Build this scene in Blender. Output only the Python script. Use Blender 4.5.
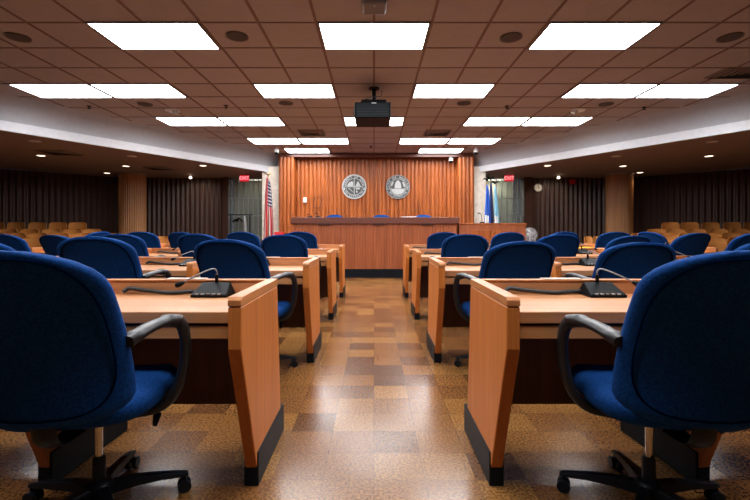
import bpy, bmesh, math, random
from mathutils import Vector, Matrix
random.seed(7)
PI = math.pi
SC = bpy.context.scene
COL = SC.collection
for o in list(bpy.data.objects): bpy.data.objects.remove(o)

# ------------------------------------------------------------------ camera, world, exposure
CZ = 1.12                       # eye height
F, CX, HY = 424.0, 374.0, 229.5   # focal length in px, principal column, horizon row (750x500)
cd = bpy.data.cameras.new('camera'); cam = bpy.data.objects.new('camera', cd); COL.objects.link(cam)
cd.sensor_width = 36; cd.sensor_fit = 'HORIZONTAL'; cd.lens = F/750*36
cd.shift_x = (375-CX)/750; cd.shift_y = -(250-HY)/750
cd.clip_start = .05; cd.clip_end = 100
cam.location = (0, 0, CZ); cam.rotation_euler = (PI/2, 0, 0)
SC.camera = cam
w = bpy.data.worlds.new('world'); SC.world = w; w.use_nodes = True
w.node_tree.nodes['Background'].inputs[0].default_value = (.6, .7, .9, 1)
w.node_tree.nodes['Background'].inputs[1].default_value = .05
LAMP = 16.0                     # emission of the ceiling panels
SC.view_settings.view_transform = 'Standard'; SC.view_settings.look = 'None'
SC.view_settings.gamma = 1; SC.view_settings.use_curve_mapping = False
SC.view_settings.exposure = 0.5

def px(x, y, d):                # helper: a point at depth d seen at pixel x, y
    return Vector(((x-CX)/F*d, d, CZ-(y-HY)/F*d))

# ------------------------------------------------------------------ materials
def new_mat(name):
    m = bpy.data.materials.new(name); m.use_nodes = True
    nt = m.node_tree; return m, nt, nt.nodes['Principled BSDF']
def plain(name, col, rough=.5, metal=0, spec=.5, coat=0):
    m, nt, b = new_mat(name)
    b.inputs['Base Color'].default_value = (*col, 1); b.inputs['Roughness'].default_value = rough
    b.inputs['Metallic'].default_value = metal; b.inputs['Specular IOR Level'].default_value = spec
    b.inputs['Coat Weight'].default_value = coat
    # a touch of procedural mottling
    tc = nt.nodes.new('ShaderNodeTexCoord'); n = nt.nodes.new('ShaderNodeTexNoise'); n.inputs['Scale'].default_value = 14
    nt.links.new(tc.outputs['Object'], n.inputs['Vector'])
    mx = nt.nodes.new('ShaderNodeMix'); mx.data_type = 'RGBA'
    mx.inputs[6].default_value = (*[c*.9 for c in col], 1); mx.inputs[7].default_value = (*[min(1, c*1.08) for c in col], 1)
    nt.links.new(n.outputs['Fac'], mx.inputs[0]); nt.links.new(mx.outputs[2], b.inputs['Base Color'])
    return m
def wood(name, c1, c2, axis='Z', rough=.38, scale=18, spec=.5, fine=.6):
    m, nt, b = new_mat(name)
    tc = nt.nodes.new('ShaderNodeTexCoord'); mp = nt.nodes.new('ShaderNodeMapping')
    s = [scale, scale, scale]; s['XYZ'.index(axis)] = scale*.05
    mp.inputs['Scale'].default_value = s
    oi = nt.nodes.new('ShaderNodeObjectInfo')
    ad = nt.nodes.new('ShaderNodeVectorMath'); ad.operation = 'ADD'
    ml = nt.nodes.new('ShaderNodeMath'); ml.operation = 'MULTIPLY'; ml.inputs[1].default_value = 9
    nt.links.new(oi.outputs['Random'], ml.inputs[0])
    nt.links.new(tc.outputs['Object'], ad.inputs[0]); nt.links.new(ml.outputs[0], ad.inputs[1])
    nt.links.new(ad.outputs[0], mp.inputs['Vector'])
    n = nt.nodes.new('ShaderNodeTexNoise'); n.inputs['Scale'].default_value = 1; n.inputs['Detail'].default_value = 6
    n.inputs['Distortion'].default_value = .6
    nt.links.new(mp.outputs[0], n.inputs['Vector'])
    n2 = nt.nodes.new('ShaderNodeTexNoise'); n2.inputs['Scale'].default_value = 6; n2.inputs['Detail'].default_value = 3
    nt.links.new(mp.outputs[0], n2.inputs['Vector'])
    av = nt.nodes.new('ShaderNodeMix'); av.inputs[0].default_value = fine*.5
    nt.links.new(n.outputs['Fac'], av.inputs[2]); nt.links.new(n2.outputs['Fac'], av.inputs[3])
    r = nt.nodes.new('ShaderNodeValToRGB'); r.color_ramp.elements[0].position = .33; r.color_ramp.elements[1].position = .66
    r.color_ramp.elements[0].color = (*c1, 1); r.color_ramp.elements[1].color = (*c2, 1)
    nt.links.new(av.outputs[0], r.inputs[0]); nt.links.new(r.outputs[0], b.inputs['Base Color'])
    b.inputs['Roughness'].default_value = rough; b.inputs['Specular IOR Level'].default_value = spec
    return m
def emit(name, col, s):
    m, nt, b = new_mat(name)
    b.inputs['Base Color'].default_value = (*col, 1); b.inputs['Emission Color'].default_value = (*col, 1)
    b.inputs['Emission Strength'].default_value = s
    return m

M = {}
M['desk_v'] = wood('desk wood upright grain', (.42, .118, .020), (.56, .185, .038), 'Z', .48, spec=.3)
M['desk_x'] = wood('desk wood long grain', (.40, .165, .062), (.57, .27, .115), 'X', .30)
M['desk_edge'] = wood('desk edge wood', (.36, .145, .058), (.54, .24, .10), 'X', .40)
M['cap'] = wood('desk cap wood', (.41, .145, .045), (.57, .225, .075), 'Y', .33)
M['rail'] = wood('drawer rail wood', (.38, .16, .055), (.54, .25, .09), 'X', .45, spec=.3)
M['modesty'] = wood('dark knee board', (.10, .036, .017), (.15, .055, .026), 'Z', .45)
M['kick'] = plain('black vinyl kick plate', (.004, .006, .009), .5, spec=.12)
M['dais'] = wood('mahogany dais slats', (.19, .045, .011), (.42, .112, .022), 'Z', .38, 11, spec=.35)
M['dais_x'] = wood('mahogany ledge', (.085, .022, .012), (.13, .034, .018), 'X', .4, 8)
M['dais_front'] = wood('mahogany front', (.22, .055, .018), (.34, .095, .032), 'Z', .4, 11)
M['flute_dark'] = wood('dark brown fluting', (.042, .019, .013), (.085, .038, .025), 'Z', .32, 9)
M['column'] = wood('light fluted column wood', (.34, .15, .055), (.52, .25, .10), 'Z', .4, 9)
M['seat_wood'] = wood('audience seat plywood', (.44, .165, .038), (.58, .25, .066), 'X', .45, 7, spec=.3)
M['white'] = plain('white plaster', (.37, .375, .395), .8)
M['fascia'] = plain('white painted fascia', (.60, .61, .64), .75)
M['white_plastic'] = plain('white plastic', (.7, .7, .7), .4)
M['lowceil'] = plain('brown low ceiling', (.26, .18, .15), .8)
M['black'] = plain('black plastic', (.004, .005, .006), .5, spec=.09)
M['black_soft'] = plain('black cable rubber', (.013, .013, .014), .5)
M['arm'] = plain('black armrest', (.010, .011, .013), .36, spec=.35)
M['base'] = plain('black chair base', (.004, .007, .012), .42, spec=.25)
M['chrome'] = plain('chrome', (.6, .6, .62), .18, 1)
M['brass'] = plain('brass', (.6, .42, .16), .3, 1)
M['silver'] = plain('silver metal', (.45, .46, .47), .35, .8)
M['neck'] = plain('grey gooseneck', (.22, .22, .23), .4, .6)
M['grid'] = plain('ceiling grid bar', (.17, .10, .078), .6)
M['speaker'] = plain('dark speaker grille', (.055, .045, .042), .7)
M['vent'] = plain('vent metal', (.16, .12, .10), .6)
M['void'] = plain('vent black slot', (.01, .01, .01), .8)
M['plate'] = plain('pale name plate', (.68, .55, .47), .4)
M['yellow'] = plain('yellow folder', (.85, .55, .01), .6)
M['paper'] = plain('white paper', (.78, .78, .78), .7)
M['red'] = plain('red box', (.6, .015, .02), .5)
M['alcove'] = plain('grey green alcove wall', (.50, .52, .43), .5)
M['lamp'] = emit('ceiling lamp diffuser', (.97, .98, 1), LAMP)
M['lamp_frame'] = plain('grey lamp frame', (.16, .15, .15), .6)
M['down'] = emit('downlight lens', (1, .82, .6), 3)
M['exit'] = emit('exit sign red', (.62, .010, .03), .5)
M['exit_letter'] = emit('exit letters', (1, .42, .45), 1.0)
M['seal_light'] = plain('seal silver', (.46, .47, .46), .5, .1)
M['seal_dark'] = plain('seal dark', (.06, .065, .065), .5)
M['seal_mid'] = plain('seal grey', (.27, .29, .29), .5)
M['clock'] = plain('clock face', (.9, .87, .76), .5)
M['tile_box'] = plain('projector grille', (.012, .022, .026), .5, spec=.2)

def fabric():
    m, nt, b = new_mat('royal blue upholstery')
    tc = nt.nodes.new('ShaderNodeTexCoord')
    v = nt.nodes.new('ShaderNodeTexVoronoi'); v.inputs['Scale'].default_value = 110
    n = nt.nodes.new('ShaderNodeTexNoise'); n.inputs['Scale'].default_value = 9
    nt.links.new(tc.outputs['Object'], v.inputs['Vector']); nt.links.new(tc.outputs['Object'], n.inputs['Vector'])
    r = nt.nodes.new('ShaderNodeValToRGB'); r.color_ramp.elements[0].position = .1; r.color_ramp.elements[1].position = .7
    r.color_ramp.elements[0].color = (.001, .021, .100, 1); r.color_ramp.elements[1].color = (.0018, .042, .185, 1)
    nt.links.new(v.outputs['Distance'], r.inputs[0]); nt.links.new(r.outputs[0], b.inputs['Base Color'])
    bp = nt.nodes.new('ShaderNodeBump'); bp.inputs['Strength'].default_value = .25; bp.inputs['Distance'].default_value = .003
    nt.links.new(v.outputs['Distance'], bp.inputs['Height']); nt.links.new(bp.outputs[0], b.inputs['Normal'])
    b.inputs['Roughness'].default_value = .9; b.inputs['Specular IOR Level'].default_value = .15
    b.inputs['Sheen Weight'].default_value = .10; b.inputs['Sheen Tint'].default_value = (.02, .22, .75, 1)
    b.inputs['Sheen Roughness'].default_value = .4
    return m
M['blue'] = fabric()
M['piping'] = plain('dark blue piping', (.0006, .006, .028), 1, spec=0)

def floor_mat():
    m, nt, b = new_mat('cork tile floor')
    N, L = nt.nodes, nt.links
    tc = N.new('ShaderNodeTexCoord')
    mp = N.new('ShaderNodeMapping'); mp.inputs['Location'].default_value = (0, -1.896/.2285+.0, 0)
    mp.inputs['Scale'].default_value = (1/.2285, 1/.2285, 1)
    L.new(tc.outputs['Object'], mp.inputs['Vector'])
    fl = N.new('ShaderNodeVectorMath'); fl.operation = 'FLOOR'; L.new(mp.outputs[0], fl.inputs[0])
    wn = N.new('ShaderNodeTexWhiteNoise'); wn.noise_dimensions = '2D'; L.new(fl.outputs[0], wn.inputs['Vector'])
    r = N.new('ShaderNodeValToRGB')
    e = r.color_ramp.elements; e[0].position = 0; e[0].color = (.10, .040, .014, 1); e[1].position = 1; e[1].color = (.25, .118, .034, 1)
    x = e.new(.3); x.color = (.175, .072, .022, 1); x = e.new(.65); x.color = (.21, .092, .026, 1)
    L.new(wn.outputs['Value'], r.inputs[0])
    sp = N.new('ShaderNodeTexNoise'); sp.inputs['Scale'].default_value = 85; sp.inputs['Detail'].default_value = 1.5
    L.new(tc.outputs['Object'], sp.inputs['Vector'])
    sr = N.new('ShaderNodeValToRGB'); sr.color_ramp.elements[0].position = .38; sr.color_ramp.elements[1].position = .62
    sr.color_ramp.elements[0].color = (.55, .52, .48, 1); sr.color_ramp.elements[1].color = (1.4, 1.42, 1.4, 1)
    L.new(sp.outputs['Fac'], sr.inputs[0])
    mu = N.new('ShaderNodeMix'); mu.data_type = 'RGBA'; mu.blend_type = 'MULTIPLY'; mu.inputs[0].default_value = 1
    L.new(r.outputs[0], mu.inputs[6]); L.new(sr.outputs[0], mu.inputs[7])
    # seams
    fr = N.new('ShaderNodeVectorMath'); fr.operation = 'FRACTION'; L.new(mp.outputs[0], fr.inputs[0])
    sx = N.new('ShaderNodeSeparateXYZ'); L.new(fr.outputs[0], sx.inputs[0])
    def near(o):
        a = N.new('ShaderNodeMath'); a.operation = 'SUBTRACT'; a.inputs[1].default_value = .5; L.new(o, a.inputs[0])
        c = N.new('ShaderNodeMath'); c.operation = 'ABSOLUTE'; L.new(a.outputs[0], c.inputs[0])
        g = N.new('ShaderNodeMath'); g.operation = 'GREATER_THAN'; g.inputs[1].default_value = .493; L.new(c.outputs[0], g.inputs[0])
        return g.outputs[0]
    mxm = N.new('ShaderNodeMath'); mxm.operation = 'MAXIMUM'; L.new(near(sx.outputs['X']), mxm.inputs[0]); L.new(near(sx.outputs['Y']), mxm.inputs[1])
    sm = N.new('ShaderNodeMix'); sm.data_type = 'RGBA'; sm.inputs[7].default_value = (.05, .025, .012, 1)
    ml = N.new('ShaderNodeMath'); ml.operation = 'MULTIPLY'; ml.inputs[1].default_value = .6; L.new(mxm.outputs[0], ml.inputs[0])
    L.new(ml.outputs[0], sm.inputs[0]); L.new(mu.outputs[2], sm.inputs[6]); L.new(sm.outputs[2], b.inputs['Base Color'])
    # wax finish
    wx = N.new('ShaderNodeTexNoise'); wx.inputs['Scale'].default_value = 2.2; wx.inputs['Detail'].default_value = 3
    L.new(tc.outputs['Object'], wx.inputs['Vector'])
    rr = N.new('ShaderNodeMapRange'); rr.inputs[3].default_value = .19; rr.inputs[4].default_value = .29
    L.new(wx.outputs['Fac'], rr.inputs[0]); L.new(rr.outputs[0], b.inputs['Roughness'])
    bp = N.new('ShaderNodeBump'); bp.inputs['Strength'].default_value = .05; bp.inputs['Distance'].default_value = .001
    L.new(sp.outputs['Fac'], bp.inputs['Height']); L.new(bp.outputs[0], b.inputs['Normal'])
    b.inputs['Specular IOR Level'].default_value = .6
    return m
M['floor'] = floor_mat()

def ceil_mat():
    m, nt, b = new_mat('acoustic ceiling tile')
    N, L = nt.nodes, nt.links
    tc = N.new('ShaderNodeTexCoord'); n = N.new('ShaderNodeTexNoise'); n.inputs['Scale'].default_value = 5; n.inputs['Detail'].default_value = 5
    n.inputs['Distortion'].default_value = 1.5
    L.new(tc.outputs['Object'], n.inputs['Vector'])
    r = N.new('ShaderNodeValToRGB'); r.color_ramp.elements[0].color = (.34, .30, .285, 1); r.color_ramp.elements[1].color = (.40, .35, .33, 1)
    L.new(n.outputs['Fac'], r.inputs[0]); L.new(r.outputs[0], b.inputs['Base Color'])
    b.inputs['Roughness'].default_value = .85
    bp = N.new('ShaderNodeBump'); bp.inputs['Strength'].default_value = .35; bp.inputs['Distance'].default_value = .01
    L.new(n.outputs['Fac'], bp.inputs['Height']); L.new(bp.outputs[0], b.inputs['Normal'])
    return m
M['ceil'] = ceil_mat()
def marble_mat():
    m, nt, b = new_mat('beige marble')
    N, L = nt.nodes, nt.links
    tc = N.new('ShaderNodeTexCoord'); n = N.new('ShaderNodeTexNoise'); n.inputs['Scale'].default_value = 3; n.inputs['Detail'].default_value = 8
    n.inputs['Distortion'].default_value = 2
    L.new(tc.outputs['Object'], n.inputs['Vector'])
    r = N.new('ShaderNodeValToRGB'); r.color_ramp.elements[0].position = .4; r.color_ramp.elements[1].position = .6
    r.color_ramp.elements[0].color = (.66, .58, .48, 1); r.color_ramp.elements[1].color = (.78, .71, .61, 1)
    L.new(n.outputs['Fac'], r.inputs[0]); L.new(r.outputs[0], b.inputs['Base Color']); b.inputs['Roughness'].default_value = .3
    return m
M['marble'] = marble_mat()
def glass_mat():
    m, nt, b = new_mat('greenish glass')
    b.inputs['Base Color'].default_value = (.85, .9, .85, 1); b.inputs['Roughness'].default_value = .06
    b.inputs['Transmission Weight'].default_value = .85; b.inputs['IOR'].default_value = 1.45
    return m
M['glass'] = glass_mat()
def us_flag_mat():
    m, nt, b = new_mat('striped flag cloth')
    N, L = nt.nodes, nt.links
    tc = N.new('ShaderNodeTexCoord'); sp = N.new('ShaderNodeSeparateXYZ'); L.new(tc.outputs['UV'], sp.inputs[0])
    def math_(op, a, v):
        n = N.new('ShaderNodeMath'); n.operation = op; L.new(a, n.inputs[0]); n.inputs[1].default_value = v; return n.outputs[0]
    st = math_('GREATER_THAN', math_('FRACT', math_('MULTIPLY', sp.outputs['X'], 4.5), 0), .58)
    c = N.new('ShaderNodeMix'); c.data_type = 'RGBA'; c.inputs[6].default_value = (.38, .006, .012, 1); c.inputs[7].default_value = (.55, .50, .46, 1)
    L.new(st, c.inputs[0])
    top = math_('GREATER_THAN', sp.outputs['Y'], .55); rt = math_('GREATER_THAN', sp.outputs['X'], .36)
    an = N.new('ShaderNodeMath'); an.operation = 'MULTIPLY'; L.new(top, an.inputs[0]); L.new(rt, an.inputs[1])
    mp = N.new('ShaderNodeMapping'); mp.inputs['Scale'].default_value = (7, 18, 1); L.new(tc.outputs['UV'], mp.inputs[0])
    fr = N.new('ShaderNodeVectorMath'); fr.operation = 'FRACTION'; L.new(mp.outputs[0], fr.inputs[0])
    ds = N.new('ShaderNodeVectorMath'); ds.operation = 'DISTANCE'; ds.inputs[1].default_value = (.5, .5, 0); L.new(fr.outputs[0], ds.inputs[0])
    star = math_('LESS_THAN', ds.outputs['Value'], .3)
    k = N.new('ShaderNodeMix'); k.data_type = 'RGBA'; k.inputs[6].default_value = (.008, .012, .05, 1); k.inputs[7].default_value = (.7, .7, .7, 1); L.new(star, k.inputs[0])
    f = N.new('ShaderNodeMix'); f.data_type = 'RGBA'; L.new(an.outputs[0], f.inputs[0]); L.new(c.outputs[2], f.inputs[6]); L.new(k.outputs[2], f.inputs[7])
    L.new(f.outputs[2], b.inputs['Base Color']); b.inputs['Roughness'].default_value = .8
    return m
M['us_flag'] = us_flag_mat()
M['flag_blue'] = plain('blue flag cloth', (.015, .10, .50), .75)
M['flag_navy'] = plain('navy flag cloth', (.012, .03, .14), .75)
M['flag_sky'] = plain('sky blue flag cloth', (.25, .55, .72), .75)
M['flag_white'] = plain('white flag emblem', (.75, .75, .75), .75)

# ------------------------------------------------------------------ mesh helpers
def B(): return bmesh.new()
def obj(name, bm, mat, parent=None, smooth=False, loc=(0, 0, 0), bevel=0, seg=2):
    me = bpy.data.meshes.new(name); bmesh.ops.recalc_face_normals(bm, faces=bm.faces); bm.to_mesh(me); bm.free()
    mats = mat if isinstance(mat, (list, tuple)) else [mat]
    for m_ in mats: me.materials.append(m_)
    if smooth:
        for p in me.polygons: p.use_smooth = True
    o = bpy.data.objects.new(name, me); COL.objects.link(o); o.location = loc
    if parent: o.parent = parent
    if bevel:
        md = o.modifiers.new('bevel', 'BEVEL'); md.width = bevel; md.segments = seg; md.limit_method = 'ANGLE'; md.angle_limit = math.radians(40)
    if smooth:
        md = o.modifiers.new('edges', 'EDGE_SPLIT'); md.split_angle = math.radians(48)
    return o
def box(bm, x0, x1, y0, y1, z0, z1, mi=0):
    v = [bm.verts.new(p) for p in ((x0,y0,z0),(x1,y0,z0),(x1,y1,z0),(x0,y1,z0),(x0,y0,z1),(x1,y0,z1),(x1,y1,z1),(x0,y1,z1))]
    for f in ((0,3,2,1),(4,5,6,7),(0,1,5,4),(1,2,6,5),(2,3,7,6),(3,0,4,7)):
        bm.faces.new([v[i] for i in f]).material_index = mi
    return bm
def prism(bm, pts, z0, z1, mi=0):            # plan polygon extruded in z
    a = [bm.verts.new((p[0], p[1], z0)) for p in pts]; c = [bm.verts.new((p[0], p[1], z1)) for p in pts]
    n = len(pts); bm.faces.new(a[::-1]).material_index = mi; bm.faces.new(c).material_index = mi
    for i in range(n): bm.faces.new((a[i], a[(i+1)%n], c[(i+1)%n], c[i])).material_index = mi
    return bm
def ring_loft(bm, rings, cap=True, closed=False, mi=0):
    R = [[bm.verts.new(p) for p in r] for r in rings]; n = len(R[0])
    K = len(R)
    for a in range(K if closed else K-1):
        for i in range(n):
            bm.faces.new((R[a][i], R[a][(i+1)%n], R[(a+1)%K][(i+1)%n], R[(a+1)%K][i])).material_index = mi
    if cap and not closed:
        bm.faces.new(R[0][::-1]).material_index = mi; bm.faces.new(R[-1]).material_index = mi
    return bm
def lathe(bm, prof, cx=0, cy=0, n=20, mi=0):
    return ring_loft(bm, [[(cx+r*math.cos(2*PI*i/n), cy+r*math.sin(2*PI*i/n), z) for i in range(n)] for r, z in prof], mi=mi)
def tube(bm, pts, rad, n=8, sx=1, mi=0, up=Vector((0, 0, 1)), flat=1.0):
    pts = [Vector(p) for p in pts]; rings = []
    for i, p in enumerate(pts):
        t = (pts[min(i+1, len(pts)-1)]-pts[max(i-1, 0)]).normalized()
        s = t.cross(up)
        if s.length < 1e-3: s = t.cross(Vector((0, 1, 0)))
        s.normalize(); u = s.cross(t).normalized()
        r = rad[i] if isinstance(rad, (list, tuple)) else rad
        rings.append([p + s*math.cos(2*PI*k/n)*r*sx + u*math.sin(2*PI*k/n)*r*flat for k in range(n)])
    return ring_loft(bm, rings, mi=mi)
def curve_pts(P, n=6):                       # Catmull-Rom
    P = [Vector(p) for p in P]; out = []
    for i in range(len(P)-1):
        a, b, c, d = P[max(i-1,0)], P[i], P[i+1], P[min(i+2, len(P)-1)]
        for k in range(n):
            t = k/n
            out.append(.5*((2*b)+(c-a)*t+(2*a-5*b+4*c-d)*t*t+(3*b-a-3*c+d)*t**3))
    out.append(P[-1]); return out
def empty(name, loc, rz=0, label=None, cat=None, group=None):
    o = bpy.data.objects.new(name, None); COL.objects.link(o); o.location = loc; o.rotation_euler = (0, 0, rz)
    o.empty_display_size = .1
    if label: tag(o, label, cat, group)
    return o
def tag(o, label, cat, group=None):
    o['label'] = label; o['category'] = cat
    if group: o['group'] = group
    return o
def struct(name, bm, mat, **k):
    o = obj(name, bm, mat, **k); o['kind'] = 'structure'; return o
def copy_tree(o, parent=None):
    c = o.copy(); COL.objects.link(c)
    if parent is not None: c.parent = parent
    for ch in o.children: copy_tree(ch, c)
    return c
def text_into(bm, s, size, mtx, mi=0, depth=.004, bold=.0):
    cu = bpy.data.curves.new('t', 'FONT'); cu.body = s; cu.size = size; cu.align_x = 'CENTER'; cu.align_y = 'CENTER'
    cu.extrude = depth/2; cu.offset = bold
    to = bpy.data.objects.new('t', cu); COL.objects.link(to)
    bpy.context.view_layer.update()
    me = bpy.data.meshes.new_from_object(to.evaluated_get(bpy.context.evaluated_depsgraph_get()))
    n0 = len(bm.verts); f0 = len(bm.faces)
    bm.from_mesh(me); bm.verts.ensure_lookup_table(); bm.faces.ensure_lookup_table()
    for v in bm.verts[n0:]: v.co = mtx @ v.co
    for f in bm.faces[f0:]: f.material_index = mi
    bpy.data.objects.remove(to); bpy.data.meshes.remove(me); bpy.data.curves.remove(cu)

# ------------------------------------------------------------------ room shell
H = CZ+2.127                    # main ceiling height
TX, TY, D0 = .594, .6096, 4.353 # ceiling module and first cross line
LZ = 2.75                       # low perimeter ceiling
bm = B(); prism(bm, [(-13,-5),(13,-5),(13,14.2),(-13,14.2)], -.1, 0); struct('floor', bm, M['floor'])
# main ceiling polygon; soffit runs diagonally
SL = [(-2.85, 12.25), (-6.1, 6.95), (-8.5, 3.05), (-8.5, -4.5)]
SR = [(-x, y) for x, y in SL]
UI = .40
inner = [(-2.85+.36, 12.25), (-6.1+.36, 6.95-.2), (-8.5+.4, 3.05-.2), (-8.1, -4.5)]
innR = [(-x, y) for x, y in inner]
bm = B(); prism(bm, inner+innR[::-1], H, H+.08); struct('ceiling', bm, M['ceil'])
def inside_x(y):                # half-width of the main ceiling at depth y
    P = inner
    for (x0, y0), (x1, y1) in zip(P, P[1:]):
        if y1 <= y <= y0: return abs(x0+(x1-x0)*(y-y0)/(y1-y0))
    return abs(P[0][0])
bm = B()
for k in range(-13, 14):
    X = k*TX
    ys = [y for y in [(-4.4)+i*.05 for i in range(340)] if y < 12.2 and inside_x(y) > abs(X)+.05]
    if ys: box(bm, X-.014, X+.014, min(ys), max(ys), H-.007, H+.01)
for k in range(-14, 13):
    y = D0+k*TY; xx = inside_x(y)-.02
    if y < 12.2: box(bm, -xx, xx, y-.009, y+.009, H-.006, H+.01)
struct('ceiling_grid', bm, M['grid'])
# cove and fascia
for side, inn, out in (('left', inner, SL), ('right', innR, SR)):
    bm = B(); n = 12; rows = []
    for (xi, yi), (xo, yo) in zip(inn, out):
        r = []
        for i in range(n+1):
            a = PI/2*i/n
            s, z = math.sin(a), H-(H-2.90)*(1-math.cos(a))
            r.append((xi+(xo-xi)*s, yi+(yo-yi)*s, z))
        r.append((xo, yo, 2.90)); rows.append(r)
    V = [[bm.verts.new(p) for p in r] for r in rows]
    for a in range(len(V)-1):
        for i in range(n): bm.faces.new((V[a][i], V[a][i+1], V[a+1][i+1], V[a+1][i]))
    struct('soffit_'+side, bm, M['white'], smooth=True)
    bm = B()
    sg = -1 if side == 'left' else 1
    for (x0, y0), (x1, y1) in zip(out, out[1:]):
        prism(bm, [(x0-sg*.02, y0-.015), (x1-sg*.02, y1-.015), (x1+sg*.06, y1), (x0+sg*.06, y0)], 2.745, 2.905)
    struct('trim_fascia_'+side, bm, M['fascia'])
    bm = B()
    P = [(abs(x), y) for x, y in out]
    pts = P+[(12.6, -4.5), (12.6, 8.7), (8.04, 13.3), (8.04, 14.0), (2.85, 14.0)]
    prism(bm, [(sg*(x+.02), y) for x, y in pts], LZ, LZ+.06); struct('ceiling_low_'+side, bm, M['lowceil'])

def flutes(bm, A, Bp, pitch, depth, z0, z1, kind='sine', thick=.06, per=8):
    A, Bp = Vector((*A, 0)), Vector((*Bp, 0)); L = (Bp-A).length; t = (Bp-A)/L; nrm = Vector((t.y, -t.x, 0))
    nn = max(1, round(L/pitch)); pts = []
    for i in range(nn*per+1):
        u = i/(nn*per); ph = (i % per)/per
        if kind == 'sine': h = .5+.5*math.cos(2*PI*ph)
        elif kind == 'slat': h = 0 if ph < .12 or ph > .88 else 1
        else: h = abs(math.sin(PI*ph))**.6
        pts.append(A+t*(L*u)+nrm*(depth*h))
    back = [Bp-nrm*thick, A-nrm*thick]
    poly = [(p.x, p.y) for p in pts]
    lo = [bm.verts.new((x, y, z0)) for x, y in poly]; hi = [bm.verts.new((x, y, z1)) for x, y in poly]
    for i in range(len(poly)-1): bm.faces.new((lo[i], lo[i+1], hi[i+1], hi[i]))
    b = [bm.verts.new((p.x, p.y, z)) for p in back for z in (z0, z1)]
    bm.faces.new((lo[-1], b[0], b[1], hi[-1])); bm.faces.new((b[0], b[2], b[3], b[1])); bm.faces.new((b[2], lo[0], hi[0], b[3]))

for side, sg in (('left', -1), ('right', 1)):
    def seg(a, b): return (a, b) if sg < 0 else ((-b[0], b[1]), (-a[0], a[1]))
    # fluted side wall (diagonal), rear fluted wall, camera-side enclosing walls
    bm = B(); flutes(bm, *seg((-12.5, 9.03), (-8.0, 13.34)), .145, .05, 0, LZ, 'sine'); struct('wall_diagonal_'+side, bm, M['flute_dark'], smooth=True)
    bm = B(); flutes(bm, *seg((-8.05, 13.45), (-4.72 if sg < 0 else -4.93, 13.45)), .15, .05, 0, LZ, 'sine'); struct('wall_fluted_'+side, bm, M['flute_dark'], smooth=True)
    bm = B(); prism(bm, [(sg*12.4, -4.6), (sg*12.6, -4.6), (sg*12.6, 9.1), (sg*12.4, 9.2)], 0, H); struct('wall_'+side, bm, M['flute_dark'])
    bm = B(); box(bm, *sorted((sg*(4.55 if sg < 0 else 4.68), sg*(4.72 if sg < 0 else 4.95))), 13.2, 13.5, 0, LZ); struct('trim_pilaster_'+side, bm, M['flute_dark'])
    # marble pier beside the dais wall
    bm = B(); box(bm, *sorted((sg*3.16, sg*2.66)), 11.98, 12.3, 0, 2.9)
    struct('wall_marble_'+side, bm, M['marble'])
    bm = B(); box(bm, *sorted((sg*3.3, sg*2.4)), 12.26, 12.4, 2.72, H); struct('wall_header_'+side, bm, M['white'])
    # alcove behind
    bm = B(); box(bm, *sorted((sg*4.6, sg*2.66)), 14.0, 14.1, 0, LZ); struct('wall_alcove_'+side, bm, M['alcove'])
bm = B(); box(bm, -12.6, 12.6, -4.7, -4.5, 0, H+.1); struct('wall_rear', bm, M['modesty'])

# dais wall: recessed middle and two forward wings
bm = B(); flutes(bm, (-2.35, 12.2), (2.45, 12.2), .117, .034, 0, H, 'round'); struct('wall_dais', bm, M['dais'], smooth=True)
for side, a, b in (('left', -2.66, -2.24), ('right', 2.36, 2.80)):
    bm = B(); flutes(bm, (a, 11.86), (b, 11.86), .11, .03, 0, H-.02, 'round', thick=.36); struct('wall_dais_wing_'+side, bm, M['dais'], smooth=True)
bm = B(); box(bm, -2.62, 2.76, 11.8, 12.2, H-.10, H-.002); struct('trim_dais_head', bm, M['dais_x'])

# fluted columns
for side, sx in (('left', -7.08), ('right', 7.2)):
    bm = B(); N = 38*6; pts = []
    for i in range(N):
        a = 2*PI*i/N; r = .345+.014*abs(math.sin(38*a/2))
        pts.append((sx+r*math.cos(a), 12.45+r*math.sin(a)))
    prism(bm, pts, 0, LZ-.02); struct('column_'+side, bm, M['column'], smooth=True)
    bm = B(); lathe(bm, [(.39, LZ-.03), (.39, LZ)], sx, 12.45, 32); struct('trim_column_collar_'+side, bm, M['silver'])

# glazed alcoves: frame, panes, shelves
for n_, (sg, lit) in enumerate(((-1, 0), (1, 1)), 1):
    fr = B(); x0, x1 = sorted((sg*(4.55 if sg < 0 else 4.68), sg*3.17))
    nb = 9
    for i in range(nb+1):
        x = x0+(x1-x0)*i/nb; box(fr, x-.011, x+.011, 13.28, 13.33, 0, LZ-.02)
    for z in (.05, .85, 1.55, 2.1, LZ-.06): box(fr, x0, x1, 13.285, 13.325, z-.012, z+.012)
    wf = struct('window_%d' % n_, fr, M['silver'])
    g = B(); box(g, x0, x1, 13.30, 13.306, .02, LZ-.03); obj('window_glass', g, M['glass'], wf)
# structural fixtures of the alcoves (left one holds a coat rack, right one a bright translucent screen)
bm = B(); box(bm, 3.25, 4.05, 13.9, 13.94, 0, 2.6); struct('wall_screen', bm, M['marble'])

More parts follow.
